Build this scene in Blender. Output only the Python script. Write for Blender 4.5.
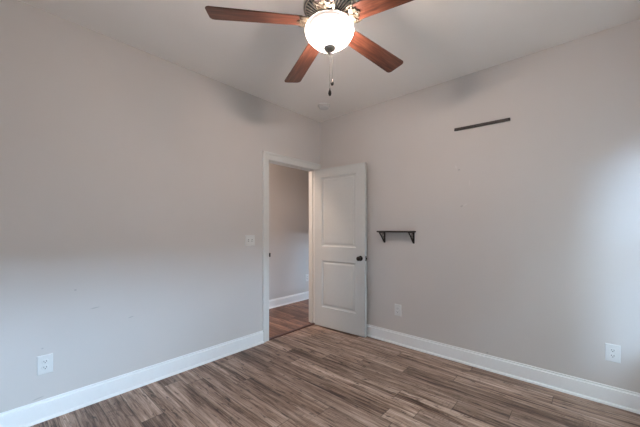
import bpy, bmesh, math, random
from mathutils import Vector, Matrix
random.seed(7)
for o in list(bpy.data.objects):
    bpy.data.objects.remove(o, do_unlink=True)
S = bpy.context.scene
COL = S.collection
PI = math.pi
R = math.radians
H = 2.726                       # ceiling height
XE, YS = 3.25, -3.75            # east wall, south wall

# ------------------------------------------------------------------ camera
cam = bpy.data.cameras.new('camera')
cam.sensor_width = 36
cam.lens = 293.87 * 36 / 640
cam.shift_y = 15.5 / 640
cam.clip_start = 0.02
co = bpy.data.objects.new('camera', cam)
COL.objects.link(co)
co.location = (2.680, -2.991, 1.27)
co.rotation_euler = (PI / 2, 0, R(41.918))
S.camera = co

# ------------------------------------------------------------------ light and exposure
S.view_settings.view_transform = 'Standard'
S.view_settings.look = 'None'
S.view_settings.gamma = 1
S.view_settings.use_curve_mapping = False
S.view_settings.exposure = 0.27

SKY = 39.0
LAMP = 655.0
CLEAR, FROST = .60, .005
HALL_FILL = 95.0  # strength of the added fill lamp in the hall
w = bpy.data.worlds.new('world')
S.world = w
w.use_nodes = True
nt = w.node_tree
nt.nodes.clear()
wo = nt.nodes.new('ShaderNodeOutputWorld')
bg = nt.nodes.new('ShaderNodeBackground')
tc = nt.nodes.new('ShaderNodeTexCoord')
sp = nt.nodes.new('ShaderNodeSeparateXYZ')
cr = nt.nodes.new('ShaderNodeValToRGB')
nt.links.new(tc.outputs['Generated'], sp.inputs[0])
nt.links.new(sp.outputs['Z'], cr.inputs[0])
cr.color_ramp.elements[0].position = 0.0
cr.color_ramp.elements[0].color = (.92, 1.32, 1.85, 1)
cr.color_ramp.elements[1].position = 0.9
cr.color_ramp.elements[1].color = (.19, .25, .30, 1)
e3 = cr.color_ramp.elements.new(.36)
e3.color = (.92, 1.32, 1.85, 1)
e4 = cr.color_ramp.elements.new(.48)
e4.color = (.29, .36, .41, 1)
nt.links.new(cr.outputs[0], bg.inputs[0])
bg.inputs[1].default_value = SKY
nt.links.new(bg.outputs[0], wo.inputs[0])


def portal(name, loc, rot, sx, sy):
    l = bpy.data.lights.new(name, 'AREA')
    l.shape = 'RECTANGLE'
    l.size, l.size_y = sx, sy
    l.cycles.is_portal = True
    o = bpy.data.objects.new(name, l)
    COL.objects.link(o)
    o.location = loc
    o.rotation_euler = rot
    return o


# window openings: (axis start, axis end, sill, head)
WIN_E = (-1.34, -0.50, 0.62, 2.10)      # along y in the east wall
WIN_F = (-3.15, -1.90, 0.62, 2.10)      # second one in the same wall
HALL_N = 1.75
WIN_H = (-.66, -.42, .25, 1.20)        # along x, glazed panel at the hall's north end
portal('portal_east', (XE + .14, (WIN_E[0] + WIN_E[1]) / 2, (WIN_E[2] + WIN_E[3]) / 2), (0, R(90), 0), WIN_E[3] - WIN_E[2], WIN_E[1] - WIN_E[0])
portal('portal_side', (XE + .14, (WIN_F[0] + WIN_F[1]) / 2, (WIN_F[2] + WIN_F[3]) / 2), (0, R(90), 0), WIN_F[3] - WIN_F[2], WIN_F[1] - WIN_F[0])
portal('portal_hall', ((WIN_H[0] + WIN_H[1]) / 2, HALL_N + .14, (WIN_H[2] + WIN_H[3]) / 2), (R(-90), 0, 0), WIN_H[1] - WIN_H[0], WIN_H[3] - WIN_H[2])


# ------------------------------------------------------------------ node helpers
class NG:
    def __init__(s, name):
        s.m = bpy.data.materials.new(name)
        s.m.use_nodes = True
        s.t = s.m.node_tree
        s.b = s.t.nodes['Principled BSDF']
        s.tc = s.t.nodes.new('ShaderNodeTexCoord')

    def n(s, typ, **kw):
        x = s.t.nodes.new(typ)
        for k, v in kw.items():
            setattr(x, k, v)
        return x

    def l(s, a, b):
        s.t.links.new(a, b)

    def put(s, sock, v):
        if hasattr(v, 'is_linked') or hasattr(v, 'links'):
            s.l(v, sock)
        else:
            sock.default_value = v

    def math(s, op, a, b=0.0, c=0.0, clamp=False):
        x = s.n('ShaderNodeMath', operation=op)
        x.use_clamp = clamp
        for i, v in enumerate((a, b, c)):
            s.put(x.inputs[i], v)
        return x.outputs[0]

    def xyz(s, src=None):
        x = s.n('ShaderNodeSeparateXYZ')
        s.l(src or s.tc.outputs['Object'], x.inputs[0])
        return x.outputs

    def comb(s, a, b, c):
        x = s.n('ShaderNodeCombineXYZ')
        for i, v in enumerate((a, b, c)):
            s.put(x.inputs[i], v)
        return x.outputs[0]

    def noise(s, vec, scale, detail=2, rough=.5, dist=0):
        x = s.n('ShaderNodeTexNoise')
        s.l(vec, x.inputs['Vector'])
        x.inputs['Scale'].default_value = scale
        x.inputs['Detail'].default_value = detail
        x.inputs['Roughness'].default_value = rough
        x.inputs['Distortion'].default_value = dist
        return x.outputs['Fac']

    def ramp(s, f, pts):
        x = s.n('ShaderNodeValToRGB')
        s.l(f, x.inputs[0])
        e = x.color_ramp.elements
        while len(e) < len(pts):
            e.new(.5)
        for q, (p, c) in zip(e, pts):
            q.position = p
            q.color = (*c, 1) if len(c) == 3 else c
        return x.outputs[0]

    def mix(s, f, a, b, mode='MIX'):
        x = s.n('ShaderNodeMix', data_type='RGBA', blend_type=mode)
        s.put(x.inputs[0], f)
        s.put(x.inputs[6], a)
        s.put(x.inputs[7], b)
        return x.outputs[2]

    def bump(s, h, st, dist=.002):
        x = s.n('ShaderNodeBump')
        s.l(h, x.inputs['Height'])
        x.inputs['Strength'].default_value = st
        x.inputs['Distance'].default_value = dist
        s.l(x.outputs[0], s.b.inputs['Normal'])


def plain(name, col, rough=.5, metal=0, nscale=30, var=.04, bump=0):
    g = NG(name)
    f = g.noise(g.tc.outputs['Object'], nscale, 3)
    c0 = tuple(max(0, c * (1 - var)) for c in col)
    c1 = tuple(min(1, c * (1 + var)) for c in col)
    g.l(g.ramp(f, [(.3, c0), (.7, c1)]), g.b.inputs['Base Color'])
    g.b.inputs['Roughness'].default_value = rough
    g.b.inputs['Metallic'].default_value = metal
    if bump:
        g.bump(f, bump)
    return g.m


def wall_mat(name, col, marks=()):
    """painted plaster; marks = (axis, u, z, half length, half height, tilt, colour)"""
    g = NG(name)
    P = g.tc.outputs['Object']
    f = g.noise(P, 1.6, 3)
    c = g.ramp(f, [(.3, tuple(k * .985 for k in col)), (.7, tuple(k * 1.015 for k in col))])
    X = g.xyz(P)
    for ax, u, z, hl, hh, tl, mc in marks:
        du = g.math('SUBTRACT', X[ax], u)
        dz = g.math('SUBTRACT', X[2], z)
        ct, st = math.cos(tl), math.sin(tl)
        a = g.math('DIVIDE', g.math('ADD', g.math('MULTIPLY', du, ct), g.math('MULTIPLY', dz, st)), hl)
        b = g.math('DIVIDE', g.math('SUBTRACT', g.math('MULTIPLY', dz, ct), g.math('MULTIPLY', du, st)), hh)
        d = g.math('ADD', g.math('MULTIPLY', a, a), g.math('MULTIPLY', b, b))
        m = g.math('SUBTRACT', 1.3, d, clamp=True)
        m = g.math('MULTIPLY', m, .75)
        c = g.mix(m, c, (*mc, 1))
    g.put(g.b.inputs['Base Color'], c)
    g.b.inputs['Roughness'].default_value = .55
    g.b.inputs['Specular IOR Level'].default_value = .35
    g.bump(g.noise(P, 160, 2), .05, .001)
    return g.m


WALL = (.615, .575, .550)
scuff = (.42, .40, .39)
pale = (.68, .65, .63)
M_wl = wall_mat('greige_wall_paint', WALL, [
    (1, -2.487, .689, .030, .004, .10, scuff), (1, -2.256, .570, .020, .004, .2, scuff), (1, -2.60, .838, .008, .006, 0, scuff),
    (1, -2.77, .475, .006, .005, 0, scuff), (1, -1.13, 1.335, .006, .004, 0, scuff), (1, -2.79, .152, .03, .004, .15, scuff)])
M_wr = wall_mat('greige_wall_paint_back', WALL, [
    (0, 1.788, 1.838, .012, .008, 0, scuff), (0, 1.812, 1.488, .014, .008, .5, (.44, .41, .40)), (0, 1.845, 1.50, .022, .007, .6, pale),
    (0, 1.76, 1.87, .008, .02, .3, pale), (0, 1.88, 1.70, .004, .03, 0, pale), (0, 2.03, .150, .008, .007, 0, scuff)])
M_wall = wall_mat('greige_wall_paint_plain', WALL)
M_ceil = wall_mat('ceiling_paint', (.88, .85, .82))
M_trim = plain('white_trim_paint', (.86, .86, .86), .32, var=.01)
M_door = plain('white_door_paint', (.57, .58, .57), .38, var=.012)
M_plate = plain('white_plastic', (.71, .71, .70), .3, var=.01)
M_det = plain('detector_plastic', (.60, .59, .58), .4, var=.01)
M_slot = plain('dark_slot', (.03, .03, .03), .6)
M_bronze = plain('dark_bronze', (.035, .028, .024), .35, .8)
M_iron = plain('black_iron', (.02, .018, .017), .45, .3)
M_ironb = plain('aged_brass_iron', (.13, .105, .075), .4, .6, 60, .2)
M_brass = plain('antique_brass', (.78, .71, .60), .45, .25, 60, .15)
M_pewter = plain('aged_pewter', (.33, .31, .28), .35, .9, 60, .15)
M_steel = plain('satin_hinge_metal', (.55, .52, .48), .3, .9)
M_shelfw = plain('dark_walnut', (.034, .026, .023), .55, 0, 20, .3)
M_ext = plain('sky_block_dark', (.09, .075, .06), .8)  # for the added walls outside that block sky light
M_grass = plain('gravel', (.10, .085, .065), .9)


def floor_mat(name, tone=1.0, red=0.0, width=.137):
    g = NG(name)
    P = g.tc.outputs['Object']
    X = g.xyz(P)
    r = g.math('DIVIDE', g.math('ADD', X[1], 2.340), width)
    row = g.math('FLOOR', r)
    fr = g.math('SUBTRACT', r, row)
    wn = g.n('ShaderNodeTexWhiteNoise', noise_dimensions='1D')
    g.l(row, wn.inputs['W'])
    off = g.math('MULTIPLY', wn.outputs['Value'], 1.2)
    cx = g.math('DIVIDE', g.math('ADD', X[0], off), 1.22)
    cl = g.math('FLOOR', cx)
    fc = g.math('SUBTRACT', cx, cl)
    w2 = g.n('ShaderNodeTexWhiteNoise', noise_dimensions='2D')
    g.l(g.comb(row, cl, 0), w2.inputs['Vector'])
    rnd = w2.outputs['Value']
    sh = g.math('MULTIPLY', rnd, 37.0)
    # long grain, bent a little along each board
    bend = g.noise(g.comb(g.math('ADD', g.math('MULTIPLY', X[0], 1.6), sh), g.math('MULTIPLY', X[1], 4), sh), 1.0, 2)
    yy = g.math('ADD', X[1], g.math('MULTIPLY', g.math('SUBTRACT', bend, .5), .03))
    v1 = g.comb(g.math('ADD', g.math('MULTIPLY', X[0], 1.2), sh), g.math('MULTIPLY', yy, 30), sh)
    n1 = g.noise(v1, 1.5, 6, .68, .25)
    v2 = g.comb(g.math('ADD', g.math('MULTIPLY', X[0], 5.0), sh), g.math('MULTIPLY', yy, 120), sh)
    n2 = g.noise(v2, 1.3, 4, .65, .2)
    # knots / dark distressed flecks
    v3 = g.comb(g.math('ADD', g.math('MULTIPLY', X[0], 6), sh), g.math('MULTIPLY', yy, 26), sh)
    n3 = g.noise(v3, 1.5, 4, .6, .6)
    # crosswise saw chatter in patches
    v4 = g.comb(g.math('MULTIPLY', X[0], 75), g.math('MULTIPLY', X[1], 10), 0)
    n4 = g.noise(v4, 1.0, 2)
    n5 = g.noise(g.comb(g.math('MULTIPLY', X[0], 1.6), g.math('MULTIPLY', X[1], 5), 3), 1.5, 2)
    n0 = g.noise(g.comb(g.math('ADD', g.math('MULTIPLY', X[0], .9), sh), g.math('MULTIPLY', yy, 9), sh), 1.4, 3, .55, .5)
    a = g.math('ADD', g.math('ADD', g.math('MULTIPLY', n1, .42), g.math('MULTIPLY', n2, .28)), g.math('MULTIPLY', n0, .30))
    c = g.ramp(a, [(.405, (.075, .040, .028)), (.45, (.20, .130, .096)), (.495, (.34, .242, .188)), (.545, (.46, .350, .285)), (.61, (.66, .53, .45))])
    tint = g.ramp(rnd, [(0, (.62, .57, .55)), (.5, (.92, .87, .84)), (1, (1.12, 1.09, 1.07))])
    c = g.mix(1.0, c, tint, 'MULTIPLY')
    fleck = g.ramp(n3, [(.58, (0, 0, 0)), (.66, (1, 1, 1))])
    c = g.mix(g.math('MULTIPLY', fleck, .75), c, (.035, .022, .017, 1))
    ch = g.math('MULTIPLY', g.ramp(n4, [(.52, (0, 0, 0)), (.60, (1, 1, 1))]), g.ramp(n5, [(.56, (0, 0, 0)), (.68, (1, 1, 1))]))
    c = g.mix(g.math('MULTIPLY', ch, .35), c, (.07, .05, .04, 1))
    e1 = g.math('MINIMUM', fr, g.math('SUBTRACT', 1, fr))
    e2 = g.math('MULTIPLY', g.math('MINIMUM', fc, g.math('SUBTRACT', 1, fc)), 8.9)
    e = g.math('MINIMUM', e1, e2)
    gap = g.math('SUBTRACT', 1, g.math('DIVIDE', e, .026), clamp=True)
    c = g.mix(g.math('MULTIPLY', gap, .8), c, (.02, .014, .012, 1))
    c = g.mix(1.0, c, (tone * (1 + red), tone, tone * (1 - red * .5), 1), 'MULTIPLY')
    g.put(g.b.inputs['Base Color'], c)
    g.put(g.b.inputs['Roughness'], g.math('ADD', .36, g.math('MULTIPLY', n2, .22)))
    g.b.inputs['Specular IOR Level'].default_value = .4
    hgt = g.math('SUBTRACT', g.math('ADD', g.math('MULTIPLY', a, .5), 0), g.math('MULTIPLY', gap, .6))
    g.bump(hgt, .25, .002)
    return g.m


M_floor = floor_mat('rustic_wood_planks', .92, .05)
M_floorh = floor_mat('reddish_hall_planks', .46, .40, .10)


def hall_fill_mat():  # glow of the added hall fill lamp
    g = NG('hall_fill_glow')
    g.b.inputs['Emission Color'].default_value = (1.0, .80, .66, 1)
    g.b.inputs['Emission Strength'].default_value = HALL_FILL
    return g.m


def blade_mat():
    g = NG('cherry_blade_wood')
    X = g.xyz()
    v = g.comb(g.math('MULTIPLY', X[0], 3), g.math('MULTIPLY', X[1], 40), X[2])
    n = g.noise(v, 1.6, 5, .6, .4)
    g.l(g.ramp(n, [(.35, (.060, .020, .012)), (.5, (.115, .038, .022)), (.68, (.19, .07, .04))]), g.b.inputs['Base Color'])
    g.b.inputs['Roughness'].default_value = .34
    return g.m


M_blade = blade_mat()


def glow_mat():
    """thin frosted glass: part clear, part scattering"""
    g = NG('frosted_white_glass')
    t = g.t
    out = [n for n in t.nodes if n.type == 'OUTPUT_MATERIAL'][0]
    t.nodes.remove(g.b)
    tr, df, tl, gl = (t.nodes.new('ShaderNodeBsdf' + k) for k in ('Transparent', 'Diffuse', 'Translucent', 'Glossy'))
    tr.inputs[0].default_value = (1, .97, .94, 1)
    df.inputs[0].default_value = (.80, .80, .82, 1)
    tl.inputs[0].default_value = (.86, .90, 1, 1)
    gl.inputs['Roughness'].default_value = .2
    a, b, c = (t.nodes.new('ShaderNodeMixShader') for _ in range(3))
    a.inputs[0].default_value = FROST
    t.links.new(df.outputs[0], a.inputs[1]); t.links.new(tl.outputs[0], a.inputs[2])
    b.inputs[0].default_value = CLEAR
    t.links.new(a.outputs[0], b.inputs[1]); t.links.new(tr.outputs[0], b.inputs[2])
    c.inputs[0].default_value = .04
    t.links.new(b.outputs[0], c.inputs[1]); t.links.new(gl.outputs[0], c.inputs[2])
    t.links.new(c.outputs[0], out.inputs[0])
    return g.m


def fan_bulb_mat():
    g = NG('lit_bulb')
    g.b.inputs['Emission Color'].default_value = (1.0, .84, .755, 1)
    g.b.inputs['Emission Strength'].default_value = LAMP
    return g.m


M_glow = glow_mat()
M_bulb = fan_bulb_mat()


def glass_mat():
    m = bpy.data.materials.new('window_glass')
    m.use_nodes = True
    t = m.node_tree
    t.nodes.clear()
    o = t.nodes.new('ShaderNodeOutputMaterial')
    a = t.nodes.new('ShaderNodeBsdfTransparent')
    b = t.nodes.new('ShaderNodeBsdfGlossy')
    b.inputs['Roughness'].default_value = .02
    x = t.nodes.new('ShaderNodeMixShader')
    x.inputs[0].default_value = .06
    a.inputs[0].default_value = (.95, .97, .96, 1)
    t.links.new(a.outputs[0], x.inputs[1])
    t.links.new(b.outputs[0], x.inputs[2])
    t.links.new(x.outputs[0], o.inputs[0])
    return m


M_glass = glass_mat()


# ------------------------------------------------------------------ mesh helpers
def box(bm, x0, x1, y0, y1, z0, z1):
    v = [bm.verts.new((x, y, z)) for x in (x0, x1) for y in (y0, y1) for z in (z0, z1)]
    for f in ((0, 1, 3, 2), (4, 6, 7, 5), (0, 4, 5, 1), (2, 3, 7, 6), (0, 2, 6, 4), (1, 5, 7, 3)):
        bm.faces.new([v[i] for i in f])
    return v


def obj(name, bm, mat, parent=None, smooth=False, bevel=0, seg=2, loc=None):
    bmesh.ops.recalc_face_normals(bm, faces=bm.faces)
    me = bpy.data.meshes.new(name)
    bm.to_mesh(me)
    bm.free()
    me.materials.append(mat)
    o = bpy.data.objects.new(name, me)
    COL.objects.link(o)
    if smooth:
        for p in me.polygons:
            p.use_smooth = True
        if smooth != 'all':
            try:
                me.set_sharp_from_angle(angle=R(smooth if smooth is not True else 40))
            except Exception:
                pass
    if bevel:
        b = o.modifiers.new('bevel', 'BEVEL')
        b.width = bevel
        b.segments = seg
        b.limit_method = 'ANGLE'
    if parent:
        o.parent = parent
    if loc:
        o.location = loc
    return o


def empty(name, loc, rz=0):
    o = bpy.data.objects.new(name, None)
    o.empty_display_size = .1
    COL.objects.link(o)
    o.location = loc
    o.rotation_euler = (0, 0, rz)
    return o


def tag(o, label, cat, group=None):
    o['label'] = label
    o['category'] = cat
    if group:
        o['group'] = group
    return o


def struct(o, label=None, cat=None):
    o['kind'] = 'structure'
    if label:
        o['label'] = label
    if cat:
        o['category'] = cat
    return o


def sweep(bm, prof, path, closed=False):
    """extrude profile [(a,b)] along straight path pieces; path = list of (origin, axis a, axis b)"""
    rings = []
    for o_, a, b in path:
        rings.append([bm.verts.new(Vector(o_) + Vector(a) * p + Vector(b) * q) for p, q in prof])
    n = len(prof)
    for i in range(len(rings) - 1):
        for k in range(n):
            bm.faces.new([rings[i][k], rings[i][(k + 1) % n], rings[i + 1][(k + 1) % n], rings[i + 1][k]])
    bm.faces.new(rings[0])
    bm.faces.new(list(reversed(rings[-1])))


def lathe(bm, prof, n=32, c=(0, 0, 0), axis='z', mod=None):
    rings = []
    for j, (r, z) in enumerate(prof):
        if r < 1e-6:
            p = (0, 0, z)
            rings.append([p])
        else:
            ring = []
            for i in range(n):
                t = 2 * PI * i / n
                rr = r * (mod(j, i, n) if mod else 1)
                ring.append((rr * math.cos(t), rr * math.sin(t), z))
            rings.append(ring)
    def tr(p):
        x, y, z = p
        if axis == 'x':
            x, y, z = z, x, y
        if axis == 'y':
            x, y, z = y, z, x
        return bm.verts.new((x + c[0], y + c[1], z + c[2]))
    V = [[tr(p) for p in ring] for ring in rings]
    for a, b in zip(V, V[1:]):
        if len(a) == 1 and len(b) == 1:
            continue
        for i in range(n):
            j = (i + 1) % n
            if len(a) == 1:
                bm.faces.new([a[0], b[i], b[j]])
            elif len(b) == 1:
                bm.faces.new([a[i], b[0], a[j]])
            else:
                bm.faces.new([a[i], b[i], b[j], a[j]])


def tube(bm, pts, r, n=8, cap=True):
    pts = [Vector(p) for p in pts]
    rs = r if isinstance(r, (list, tuple)) else [r] * len(pts)
    rings = []
    up = Vector((0, 0, 1))
    for i, p in enumerate(pts):
        d = (pts[min(i + 1, len(pts) - 1)] - pts[max(i - 1, 0)]).normalized()
        a = up if abs(d.dot(up)) < .95 else Vector((1, 0, 0))
        u = d.cross(a).normalized()
        v = d.cross(u)
        rings.append([bm.verts.new(p + (u * math.cos(2 * PI * k / n) + v * math.sin(2 * PI * k / n)) * rs[i]) for k in range(n)])
    for a, b in zip(rings, rings[1:]):
        for k in range(n):
            bm.faces.new([a[k], a[(k + 1) % n], b[(k + 1) % n], b[k]])
    if cap:
        bm.faces.new(rings[0])
        bm.faces.new(list(reversed(rings[-1])))


def prism(bm, outline, z0, z1):
    a = [bm.verts.new((x, y, z0)) for x, y in outline]
    b = [bm.verts.new((x, y, z1)) for x, y in outline]
    n = len(a)
    bm.faces.new(a)
    bm.faces.new(list(reversed(b)))
    for i in range(n):
        bm.faces.new([a[i], a[(i + 1) % n], b[(i + 1) % n], b[i]])


# ------------------------------------------------------------------ room shell
XH = -1.065         # far wall of the hall
WT = .115           # wall between room and hall
HY0, HY1 = -.880, -.105   # door opening in the left wall (jamb faces), head
HEAD = 2.058
T = .15

bm = bmesh.new(); box(bm, -.0, XE, YS, 0, -.05, 0)
struct(obj('floor', bm, M_floor), 'rustic taupe brown wood plank floor of the bedroom', 'floor')
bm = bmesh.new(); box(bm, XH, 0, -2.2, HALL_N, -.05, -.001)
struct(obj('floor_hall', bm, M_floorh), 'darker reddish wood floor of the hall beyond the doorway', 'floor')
bm = bmesh.new(); box(bm, -WT, XE + T, YS - T, T, H, H + .1)
struct(obj('ceiling', bm, M_ceil), 'flat pale grey painted ceiling', 'ceiling')
bm = bmesh.new(); box(bm, XH - .1, -WT, -2.3, HALL_N + T, 2.60, 2.70)
struct(obj('ceiling_hall', bm, M_ceil), 'ceiling of the hall beyond the doorway', 'ceiling')


def holed(bm, box_fn, u0, u1, z1, hole):
    a, b, c, d = hole
    box_fn(bm, u0, a, 0, z1)
    box_fn(bm, b, u1, 0, z1)
    if c > 0.001:
        box_fn(bm, a, b, 0, c)
    box_fn(bm, a, b, d, z1)


# left wall with the doorway (rough opening leaves room for the jamb boards)
JT = .018
bm = bmesh.new()
holed(bm, lambda m, u0, u1, z0, z1: box(m, -WT, 0, u0, u1, z0, z1), YS - T, 0, H, (HY0 - JT, HY1 + JT, 0, HEAD + JT))
struct(obj('wall_left', bm, M_wl), 'greige left wall with the doorway', 'wall')
bm = bmesh.new(); box(bm, 0, XE + T, 0, T, 0, H)
box(bm, -WT, 0, 0, T, 0, H)
struct(obj('wall_right', bm, M_wr), 'greige wall right of the open door', 'wall')
bm = bmesh.new()
holed(bm, lambda m, u0, u1, z0, z1: box(m, XE, XE + T, u0, u1, z0, z1), -1.65, 0, H, WIN_E)
holed(bm, lambda m, u0, u1, z0, z1: box(m, XE, XE + T, u0, u1, z0, z1), YS - T, -1.65, H, WIN_F)
struct(obj('wall_east', bm, M_wall), 'window wall out of frame to the right', 'wall')
bm = bmesh.new(); box(bm, 0, XE, YS - T, YS, 0, H)
struct(obj('wall_south', bm, M_wall), 'plain wall behind the viewer', 'wall')
bm = bmesh.new(); box(bm, XH - .1, XH, -2.3, HALL_N + T, 0, 2.6)
struct(obj('wall_hall', bm, M_wall), 'greige hall wall seen through the doorway', 'wall')
bm = bmesh.new(); box(bm, XH, -WT, -2.3, -2.2, 0, 2.6)
struct(obj('wall_hall_south', bm, M_wall), 'end wall of the hall', 'wall')
bm = bmesh.new(); box(bm, -WT, 0, T, HALL_N, 0, 2.6)
struct(obj('wall_hall_east', bm, M_wall), 'hall wall continuing past the bedroom', 'wall')
bm = bmesh.new()
holed(bm, lambda m, u0, u1, z0, z1: box(m, u0, u1, HALL_N, HALL_N + T, z0, z1), XH, 0, 2.6, WIN_H)
struct(obj('wall_hall_north', bm, M_wall), 'far end wall of the hall', 'wall')


# windows (out of frame, they let the daylight in)
def window(name, along, u0, u1, z0, z1, c, lab):
    """along 'x' or 'y'; c = centre of the frame across the wall"""
    def bx(m, a0, a1, q0, q1, w=.02):
        if along == 'x':
            box(m, a0, a1, c - w, c + w, q0, q1)
        else:
            box(m, c - w, c + w, a0, a1, q0, q1)
    e = empty(name, ((u0 + u1) / 2, c, z0) if along == 'x' else (c, (u0 + u1) / 2, z0))
    struct(e, lab, 'window')
    m = bmesh.new()
    f = .04
    bx(m, u0, u0 + f, z0, z1); bx(m, u1 - f, u1, z0, z1)
    bx(m, u0 + f, u1 - f, z0, z0 + f); bx(m, u0 + f, u1 - f, z1 - f, z1)
    zm = (z0 + z1) / 2
    bx(m, u0 + f, u1 - f, zm - .02, zm + .02, .019)
    fr = obj('window_frame', m, M_trim)
    fr.parent = e; fr.matrix_parent_inverse = Matrix.Translation(e.location).inverted()
    m = bmesh.new()
    bx(m, u0 + f, u1 - f, z0 + f, zm - .02, .003); bx(m, u0 + f, u1 - f, zm + .02, z1 - f, .003)
    pn = obj('pane', m, M_glass)
    pn.parent = e; pn.matrix_parent_inverse = Matrix.Translation(e.location).inverted()


window('window_1', 'y', *WIN_E, XE + .09, 'double hung window in the wall right of the frame')
window('window_2', 'y', *WIN_F, XE + .09, 'second double hung window in the wall right of the frame')

window('window_3', 'x', *WIN_H, HALL_N + .09, 'window at the end of the hall')
# outside: lawn and added, unseen house blocks, sized to cut the sky light
bm = bmesh.new(); box(bm, -30, 30, -30, 30, -.6, -.5)
struct(obj('ground', bm, M_grass), 'gravel ground outside the windows', 'ground')
bm = bmesh.new(); box(bm, 9.2, 9.5, -3.4, 9, -.5, 3.7); box(bm, 9.2, 13, -11.0, -3.4, -.5, 7.5); box(bm, 9.2, 13, -26, -11.0, -.5, 4.1)
struct(obj('sky_block_east', bm, M_ext), 'unseen blocks added as neighbouring houses, sized to hide part of the sky', 'wall')
bm = bmesh.new(); box(bm, XE + T, 4.22, -3.75, -3.45, -.5, 2.9)  # added unseen wall, keeps slanting light off the nearer window
struct(obj('sky_block_side', bm, M_ext), 'unseen wall added outside the window to block slanting light', 'wall')

# ------------------------------------------------------------------ baseboards and trim
BASE = [(0, 0), (.030, 0), (.0295, .006), (.026, .013), (.020, .0175), (.0155, .019), (.0165, .109), (.0160, .114), (.0125, .1165), (.0055, .1180), (.0045, .125), (.0075, .127), (.0078, .131), (.0055, .134), (0, .134)]


def baseboard(name, runs, mat=M_trim, lab=None):
    bm = bmesh.new()
    for p0, p1, nrm in runs:
        sweep(bm, BASE, [((*p0, 0), nrm, (0, 0, 1)), ((*p1, 0), nrm, (0, 0, 1))])
    return struct(obj(name, bm, mat, smooth=25), lab, 'baseboard')


CW = .085          # casing width
baseboard('baseboard_left', [((0, YS), (0, HY0 - .005 - CW), (1, 0, 0))], lab='white baseboard along the left wall up to the doorway')
baseboard('baseboard_right', [((0.002, 0), (XE, 0), (0, -1, 0))], lab='white baseboard along the right wall from the open door')
baseboard('baseboard_east', [((XE, -.03), (XE, YS + .03), (-1, 0, 0))], lab='white baseboard under the side window')
baseboard('baseboard_south', [((.03, YS), (XE - .03, YS), (0, 1, 0))], lab='white baseboard behind the viewer')
baseboard('baseboard_hall', [((XH, -2.2), (XH, HALL_N), (1, 0, 0))], lab='white baseboard in the hall seen through the doorway')

# casing: profile across width (a) and thickness (b), mitred round the opening
CAS = [(0, 0), (0, .008), (.006, .011), (.012, .0115), (.055, .014), (.060, .018), (.075, .019), (.083, .018), (CW, .015), (CW, 0)]


def casing(name, x, sx, lab):
    bm = bmesh.new()
    a0, a1, zt = HY0 - .005, HY1 + .005, HEAD + .005
    rings = []
    for y, z, dy, dz in ((a0, 0, -1, 0), (a0, zt, -1, 1), (a1, zt, 1, 1), (a1, 0, 1, 0)):
        rings.append([bm.verts.new((x + sx * q, y + dy * p * (1.12 if dy > 0 else 1), z + dz * p)) for p, q in CAS])
    n = len(CAS)
    for i in range(3):
        for k in range(n):
            bm.faces.new([rings[i][k], rings[i][(k + 1) % n], rings[i + 1][(k + 1) % n], rings[i + 1][k]])
    bm.faces.new(rings[0]); bm.faces.new(list(reversed(rings[-1])))
    return struct(obj(name, bm, M_trim_c, smooth=25), lab, 'door casing')


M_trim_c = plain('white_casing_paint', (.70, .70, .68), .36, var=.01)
casing('trim_1', 0, 1, 'white casing round the doorway')
casing('trim_2', -WT, -1, 'hall side casing of the doorway')
bm = bmesh.new()
box(bm, -WT, 0, HY0 - JT, HY0, 0, HEAD)
box(bm, -WT, 0, HY1, HY1 + JT, 0, HEAD)
box(bm, -WT, 0, HY0 - JT, HY1 + JT, HEAD, HEAD + JT)
box(bm, -.075, -.040, HY0, HY0 + .011, 0, HEAD)
box(bm, -.075, -.040, HY1 - .011, HY1, 0, HEAD)
box(bm, -.075, -.040, HY0 + .011, HY1 - .011, HEAD - .011, HEAD)
jamb = struct(obj('trim_3', bm, M_trim_c, bevel=.001), 'white door jamb lining the doorway', 'door jamb')
bm = bmesh.new()
box(bm, -.036, -.001, HY0, HY0 + .002, .945, 1.003)
box(bm, -.004, .012, HY0 + .002, HY0 + .014, .952, .996)
obj('strike_plate', bm, M_bronze, jamb)['label'] = 'dark metal strike plate'
# threshold strip
M_thr = plain('red_brown_threshold', (.075, .028, .018), .4, var=.2)
bm = bmesh.new()
sweep(bm, [(-.028, 0), (-.024, .006), (-.012, .009), (.010, .009), (.022, .005), (.026, 0)],
      [((-.012, HY0, 0), (1, 0, 0), (0, 0, 1)), ((-.012, HY1, 0), (1, 0, 0), (0, 0, 1))])
struct(obj('trim_4', bm, M_thr), 'dark reddish threshold strip across the doorway', 'threshold')

# ------------------------------------------------------------------ the open door
A = Vector((.035, -.150)); ang = math.atan2(.040, .761)
door = empty('door_1', (A.x, A.y, .012), ang)      # local x along the leaf, local y towards the right wall
struct(door, 'white two-panel door standing open against the right wall', 'door')
DW, DH, DT = .762, 2.033, .035
# leaf: local z 0..DH ; panels recessed on both faces
PAN = [(.120, .634, .254, .852), (.120, .634, 1.036, 1.923)]


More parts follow.
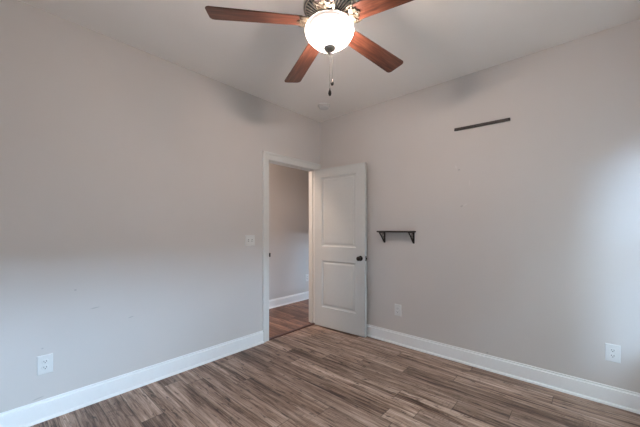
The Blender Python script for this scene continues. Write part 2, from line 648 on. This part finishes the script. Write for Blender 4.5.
def leaf_face(bm, y, s):
    """front face with moulded panels; s = +1 recess towards +y"""
    xs = [0, .120, .634, DW]
    zs = [0, .254, .852, 1.036, 1.923, DH]
    V = {}
    for i, x in enumerate(xs):
        for j, z in enumerate(zs):
            V[i, j] = bm.verts.new((x, y, z))
    for i in range(3):
        for j in range(5):
            if i == 1 and j in (1, 3):
                continue
            bm.faces.new([V[i, j], V[i + 1, j], V[i + 1, j + 1], V[i, j + 1]])
    for j in (1, 3):
        ring = [V[1, j], V[2, j], V[2, j + 1], V[1, j + 1]]
        x0, x1, z0, z1 = .120, .634, zs[j], zs[j + 1]
        for ins, d in ((.002, .008), (.010, .0125), (.020, .014), (.027, .0135), (.036, .007), (.048, .0045)):
            nr = [bm.verts.new(q) for q in ((x0 + ins, y + s * d, z0 + ins), (x1 - ins, y + s * d, z0 + ins), (x1 - ins, y + s * d, z1 - ins), (x0 + ins, y + s * d, z1 - ins))]
            for k in range(4):
                bm.faces.new([ring[k], ring[(k + 1) % 4], nr[(k + 1) % 4], nr[k]])
            ring = nr
        bm.faces.new(ring)
    return V


bm = bmesh.new()
F = leaf_face(bm, 0, 1)
B = leaf_face(bm, DT, -1)
for j in range(5):
    for i in (0, 3):
        bm.faces.new([F[i, j], F[i, j + 1], B[i, j + 1], B[i, j]])
for i in range(3):
    for j in (0, 5):
        bm.faces.new([F[i, j], F[i + 1, j], B[i + 1, j], B[i, j]])
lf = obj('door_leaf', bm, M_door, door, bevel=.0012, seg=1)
kx, kz = .700, .914


def knob(side):
    bm = bmesh.new()
    prof = [(0, 0), (.031, 0), (.032, .003), (.030, .007), (.014, .010), (.011, .014), (.011, .026), (.016, .030), (.024, .036), (.0275, .044), (.0265, .052), (.020, .059), (.010, .062), (0, .0625)]
    if side < 0:
        lathe(bm, [(r, -z) for r, z in prof], 28, (kx, -.0005, kz), 'y')
    else:
        lathe(bm, [(r, z) for r, z in prof], 28, (kx, DT + .0005, kz), 'y')
    return obj('door_knob', bm, M_bronze, door, smooth=True)


knob(-1); knob(1)
bm = bmesh.new()
box(bm, DW, DW + .0015, .005, .030, kz - .029, kz + .029)
box(bm, DW + .0015, DW + .013, .010, .024, kz - .012, kz + .012)
obj('latch_plate', bm, M_bronze, door)
for hz in (.20, 1.02, 1.83):
    bm = bmesh.new()
    box(bm, -.002, 0, .004, .034, hz - .045, hz + .045)
    lathe(bm, [(0, hz - .050), (.0045, hz - .048), (.006, hz - .045), (.006, hz + .045), (.0045, hz + .048), (0, hz + .050)], 12, (-.010, .040, 0))
    box(bm, -.012, 0, .033, .037, hz - .045, hz + .045)
    obj('hinge', bm, M_steel, door, smooth=35)


# ------------------------------------------------------------------ electrical plates
def plate_base(bm, w_, h_, t_=.006, holes=None):
    x, z, c = w_ / 2, h_ / 2, .004
    rings = []
    for ix, y in ((0, 0), (0, -.002), (c * .4, -t_ * .75), (c, -t_)):
        rings.append([bm.verts.new(q) for q in ((-x + ix, y, -z + ix), (x - ix, y, -z + ix), (x - ix, y, z - ix), (-x + ix, y, z - ix))])
    for a, b in zip(rings, rings[1:]):
        for k in range(4):
            bm.faces.new([a[k], a[(k + 1) % 4], b[(k + 1) % 4], b[k]])
    bm.faces.new(rings[-1]); bm.faces.new(list(reversed(rings[0])))


def outlet(loc, rz, label, w_=.080, h_=.126):
    e = empty('wall_outlet', loc, rz)
    tag(e, label, 'outlet', 'wall outlets')
    bm = bmesh.new(); plate_base(bm, w_, h_)
    obj('cover_plate', bm, M_plate, e)
    for s in (-1, 1):
        bm = bmesh.new()
        # rounded receptacle face with flat top and bottom
        out = []
        for k in range(32):
            t = 2 * PI * k / 32
            out.append((.0172 * math.cos(t), max(-.0140, min(.0140, .0172 * math.sin(t)))))
        a = [bm.verts.new((x, -.006, z + s * .0195)) for x, z in out]
        b = [bm.verts.new((x * .96, -.0082, z * .96 + s * .0195)) for x, z in out]
        for i in range(32):
            bm.faces.new([a[i], a[(i + 1) % 32], b[(i + 1) % 32], b[i]])
        bm.faces.new(b)
        rc = obj('receptacle', bm, M_plate, e)
        bm = bmesh.new()
        z = s * .0195
        box(bm, -.0078, -.0052, -.0086, -.0080, z - .001, z + .0075)
        box(bm, .0052, .0078, -.0086, -.0080, z - .002, z + .0085)
        lathe(bm, [(.0030, .0080), (.0030, .0086), (0, .0087)], 10, (0, 0, 0), 'z')
        # turn the ground hole to face the room
        vs = [v for v in bm.verts if abs(v.co.z - .0083) < .0006 and abs(v.co.x) < .0035 and abs(v.co.y) < .0035]
        for v in vs:
            v.co = Vector((v.co.x, -v.co.z, v.co.y - .0072 + z))
        obj('socket_slots', bm, M_slot, rc)
    bm = bmesh.new()
    lathe(bm, [(.0032, 0), (.0032, -.0012), (0, -.0016)], 12, (0, -.006, 0), 'y')
    obj('screw', bm, M_plate, e)
    return e


outlet((0, -2.757, .366), R(90), 'white duplex outlet low on the left wall above the baseboard')
outlet((2.835, 0, .375), 0, 'white duplex outlet at the right end of the right wall, nearest the camera')
outlet((1.152, 0, .375), 0, 'small white outlet on the right wall below the bracket shelf, near the open door')
outlet((XH, .825, .385), R(90), 'pale outlet on the hall wall, just showing beside the door jamb')

sw = empty('light_switch', (0, -1.137, 1.146), R(90))
tag(sw, 'white double toggle light switch on the left wall beside the doorway', 'light switch')
bm = bmesh.new(); plate_base(bm, .122, .118)
obj('cover_plate', bm, M_plate, sw)
for s, up in ((-1, -1), (1, -1)):
    bm = bmesh.new()
    box(bm, s * .023 - .0052, s * .023 + .0052, -.0066, -.006, -.0125, .0125)
    tg = obj('toggle_slot', bm, M_slot, sw)
    bm = bmesh.new()
    a = [bm.verts.new((s * .023 + x, -.0066, z)) for x, z in ((-.0045, -.006), (.0045, -.006), (.0045, .008), (-.0045, .008))]
    b = [bm.verts.new((s * .023 + x, -.019, z - .008)) for x, z in ((-.0035, -.004), (.0035, -.004), (.0035, .004), (-.0035, .004))]
    for k in range(4):
        bm.faces.new([a[k], a[(k + 1) % 4], b[(k + 1) % 4], b[k]])
    bm.faces.new(b)
    obj('toggle', bm, M_plate, sw, bevel=.0008)

# ------------------------------------------------------------------ bracket shelf
sh = empty('wall_shelf', (1.160, 0, 1.115))
tag(sh, 'small dark shelf on two black brackets, mounted beside the open door', 'shelf')
bm = bmesh.new(); box(bm, -.200, .200, -.132, -.001, .118, .135)
obj('shelf_board', bm, M_shelfw, sh, bevel=.002)
for bx_ in (-.172, .174):
    bm = bmesh.new()
    box(bm, bx_ - .010, bx_ + .010, -.006, -.0005, 0, .118)          # wall leg
    box(bm, bx_ - .010, bx_ + .010, -.118, -.006, .112, .118)        # arm under the board
    tube(bm, [(bx_, -.112, .108), (bx_, -.080, .082), (bx_, -.048, .048), (bx_, -.022, .018), (bx_, -.004, .008)], .0075, 8)
    tube(bm, [(bx_, -.010 - .022 * (1 - math.cos(t)), .088 + .018 * math.sin(t)) for t in [k * PI / 6 for k in range(13)]], .0028, 6)
    tube(bm, [(bx_, -.006, .060), (bx_, -.030, .058), (bx_, -.046, .050)], .003, 6)
    obj('bracket', bm, M_iron, sh, smooth=35)

# ------------------------------------------------------------------ long dark strip high on the wall
st = empty('wall_rail', (1.979, 0, 2.222))
tag(st, 'long thin dark wooden strip fixed high on the right wall', 'wall rail')
st.rotation_euler = (0, R(1.2), 0)
bm = bmesh.new(); box(bm, -.229, .229, -.018, -.0008, -.011, .013)
obj('rail_bar', bm, M_shelfw, st, bevel=.002)
bm = bmesh.new(); box(bm, -.229, .229, -.022, -.018, -.013, -.003)
obj('rail_lip', bm, M_shelfw, st, bevel=.001)

# ------------------------------------------------------------------ smoke detector
sd = empty('smoke_detector', (.402, -.383, H))
tag(sd, 'round white smoke detector on the ceiling near the corner', 'smoke detector')
bm = bmesh.new(); lathe(bm, [(0, -.0005), (.072, -.0005), (.073, -.004), (.072, -.010), (.066, -.012), (0, -.012)], 40)
obj('mounting_base', bm, M_det, sd, smooth=True)
bm = bmesh.new(); lathe(bm, [(.060, -.012), (.062, -.016), (.058, -.020), (.060, -.026), (.055, -.034), (.044, -.038), (.020, -.040), (0, -.040)], 40)
obj('detector_cap', bm, M_det, sd, smooth=25)
bm = bmesh.new(); lathe(bm, [(.011, 0), (.011, -.0015), (0, -.002)], 16, (.02, -.015, -.0385))
obj('test_button', bm, M_det, sd, smooth=True)

# ------------------------------------------------------------------ ceiling fan
FX, FY = 1.631, -1.744
fan = empty('ceiling_fan', (FX, FY, H))
tag(fan, 'ceiling fan with reddish wood blades and a lit frosted bowl light', 'ceiling fan')


def Z(z):
    return z - H


bm = bmesh.new(); lathe(bm, [(0, -.0005), (.068, -.0005), (.070, -.006), (.068, -.020), (.055, -.040), (.035, -.052), (.020, -.056), (0, -.056)], 40)
obj('canopy', bm, M_brass, fan, smooth=25)
bm = bmesh.new(); lathe(bm, [(0, -.05), (.0125, -.05), (.0125, Z(2.58)), (0, Z(2.58))], 20)
obj('downrod', bm, M_brass, fan, smooth=30)
# motor housing with a ribbed, vented underside
NR = 144


def ribs(j, i, n):
    return 1.0


bm = bmesh.new()
lathe(bm, [(0, Z(2.592)), (.025, Z(2.592)), (.040, Z(2.580)), (.075, Z(2.572)), (.115, Z(2.556)), (.138, Z(2.532)), (.146, Z(2.505)), (.146, Z(2.492)), (.140, Z(2.486)), (.132, Z(2.484)), (.060, Z(2.450)), (0, Z(2.450))], 64)
mh = obj('motor_housing', bm, M_brass, fan, smooth=25)
bm = bmesh.new()
for k in range(36):
    t = 2 * PI * k / 36
    c, s_ = math.cos(t), math.sin(t)
    p0 = Vector((.128 * c, .128 * s_, Z(2.4815)))
    p1 = Vector((.070 * c, .070 * s_, Z(2.4535)))
    tube(bm, [p0, (p0 + p1) / 2 + Vector((0, 0, -.001)), p1], [.0048, .004, .0026], 6)
bv = bmesh.new()
lathe(bv, [(.130, Z(2.4832)), (.130, Z(2.4815)), (.064, Z(2.4490)), (.064, Z(2.4515))], 64)
obj('vent_screen', bv, M_slot, mh, smooth=30)
rb = obj('housing_ribs', bm, M_brass, mh, smooth='all')
bm = bmesh.new()
tube(bm, [(.139 * math.cos(2 * PI * k / 48), .139 * math.sin(2 * PI * k / 48), Z(2.486)) for k in range(49)], .0042, 8)
obj('housing_rim', bm, M_pewter, mh, smooth='all')
# switch housing / light fitter
bm = bmesh.new()
lathe(bm, [(0, Z(2.450)), (.066, Z(2.450)), (.068, Z(2.444)), (.062, Z(2.440)), (.060, Z(2.422)), (.066, Z(2.416)), (.085, Z(2.408)), (.104, Z(2.402)), (.108, Z(2.394)), (.104, Z(2.386)), (0, Z(2.386))], 48)
obj('light_fitter', bm, M_pewter, fan, smooth=25)
# frosted bowl
bm = bmesh.new()
prof = [(.104, 2.392), (.118, 2.394), (.128, 2.390), (.1335, 2.380), (.135, 2.366), (.132, 2.350), (.124, 2.334), (.110, 2.317), (.092, 2.301), (.072, 2.287), (.052, 2.277), (.030, 2.271), (.010, 2.268), (0, 2.268)]
lathe(bm, [(r, Z(z)) for r, z in prof], 56)
bowl = obj('light_bowl', bm, M_glow, fan, smooth='all')
for bx_, by_ in ((.046, .041), (-.055, .020)):
    bm = bmesh.new()
    lathe(bm, [(0, Z(2.386)), (.012, Z(2.386)), (.013, Z(2.368)), (.022, Z(2.356)), (.027, Z(2.342)), (.026, Z(2.328)), (.018, Z(2.316)), (0, Z(2.311))], 24, (bx_, by_, 0))
    obj('bulb', bm, M_bulb, bowl, smooth='all')
bowl['label'] = 'glowing frosted white glass bowl'
bm = bmesh.new()
lathe(bm, [(.034, Z(2.276)), (.033, Z(2.268)), (.028, Z(2.261)), (.018, Z(2.255)), (.008, Z(2.252)), (.0055, Z(2.246)), (.0075, Z(2.240)), (0, Z(2.234))], 24)
obj('finial', bm, M_pewter, bowl, smooth=40)

# blades and irons
PH0 = 227.9
PITCH = R(-11)
NB = 5


def blade_outline():
    r0, r1, w0, w1 = .160, .655, .050, .066
    rc, out = .026, []
    for k in range(9):                       # scalloped root, from +w to -w
        t = 1 - 2 * k / 8
        out.append((r0 + .010 * math.cos(t * PI), w0 * t))
    for k in range(7):
        a = -PI / 2 + k * (PI / 2) / 6
        out.append((r1 - rc + rc * math.cos(a), -w1 + rc + rc * math.sin(a)))
    for k in range(7):
        a = k * (PI / 2) / 6
        out.append((r1 - rc + rc * math.cos(a), w1 - rc + rc * math.sin(a)))
    return out


for i in range(NB):
    a = R(PH0 - 72 * i)
    bm = bmesh.new()
    o_ = blade_outline()
    prism(bm, o_, -.003, .003)
    b = obj('blade', bm, M_blade, fan, bevel=.0015, seg=1)
    b.location = (0, 0, Z(2.412))
    b.rotation_euler = (PITCH, R((-.6, 2.7, .8, -.6, 0)[i]), a)
    # iron: arm from the motor, scrolls and a scalloped leaf under the blade root
    bm = bmesh.new()
    tube(bm, [(.062, 0, .046), (.080, 0, .030), (.100, 0, .008), (.120, 0, -.006), (.150, 0, -.008)], [.010, .009, .008, .008, .006], 8)
    for s in (-1, 1):
        sc = []
        for k in range(15):
            t = k / 14
            th = R(-60) + t * R(260)
            rr = .024 * (1 - .45 * t)
            sc.append((.126 + rr * math.cos(th) - .004, s * (.026 + rr * math.sin(th)), -.0065))
        tube(bm, sc, .0038, 6)
        tube(bm, [(.085, s * .004, .016), (.100, s * .022, .006), (.122, s * .044, -.005), (.145, s * .054, -.0065), (.170, s * .051, -.006)], [.005, .0045, .0045, .004, .003], 6)
    # leaf lobes as a scalloped plate
    out = [(.150, -.010), (.165, -.034), (.186, -.049), (.205, -.044), (.200, -.032), (.222, -.030), (.222, -.014), (.246, -.008), (.252, 0),
           (.246, .008), (.222, .014), (.222, .030), (.200, .032), (.205, .044), (.186, .049), (.165, .034), (.150, .010)]
    out = [(.122 + (x - .150) * .58, y * .98) for x, y in out]
    prism(bm, out, -.008, -.0035)
    for x, y in ((.147, -.031), (.166, 0), (.147, .031)):
        lathe(bm, [(.005, -.008), (.005, -.0095), (.003, -.011), (0, -.0115)], 10, (x, y, 0))
    ir = obj('blade_iron', bm, M_ironb, b, smooth=35)

# added fill lamp that brightens the hall, out of view past the doorway
hl = empty('hall_fill_lamp', (-.58, -1.45, 2.60))
tag(hl, 'unseen round fill lamp added to brighten the hall beyond the doorway', 'fill lamp')
bm = bmesh.new(); lathe(bm, [(0, -.0005), (.150, -.0005), (.152, -.010), (.145, -.022), (0, -.022)], 40)
obj('fill_base', bm, M_brass, hl, smooth=30)
bm = bmesh.new(); lathe(bm, [(.142, -.022), (.138, -.045), (.115, -.072), (.075, -.090), (.030, -.097), (0, -.098)], 40)
obj('fill_glow', bm, hall_fill_mat(), hl, smooth='all')

# pull chains
rv = (math.cos(R(41.918)), math.sin(R(41.918)))
for dx, z1, fz in ((.002, 2.052, .046), (.015, 2.100, .036)):
    bm = bmesh.new()
    x, y = rv[0] * dx, rv[1] * dx
    zt = 2.240
    n = 34
    pts = []
    tube(bm, [(x, y, Z(zt)), (x, y, Z(z1 - .002))], .0011, 6)
    zz = zt
    while zz > z1:
        lathe(bm, [(0, Z(zz)), (.0019, Z(zz - .0016)), (0, Z(zz - .0032))], 6, (x, y, 0))
        zz -= .0055
    if dx > .01:
        tube(bm, [(0, 0, Z(2.243)), (x * .6, y * .6, Z(2.2425)), (x, y, Z(2.238))], .0011, 6)
    pc = obj('pull_chain', bm, M_pewter, fan, smooth='all')
    bm = bmesh.new()
    q = fz / .040
    lathe(bm, [(0, Z(z1)), (.003, Z(z1 - .001 * q)), (.0035, Z(z1 - .008 * q)), (.008, Z(z1 - .018 * q)), (.0092, Z(z1 - .028 * q)), (.006, Z(z1 - .037 * q)), (0, Z(z1 - .040 * q))], 14, (x, y, 0))
    obj('chain_fob', bm, M_shelfw, pc, smooth='all')
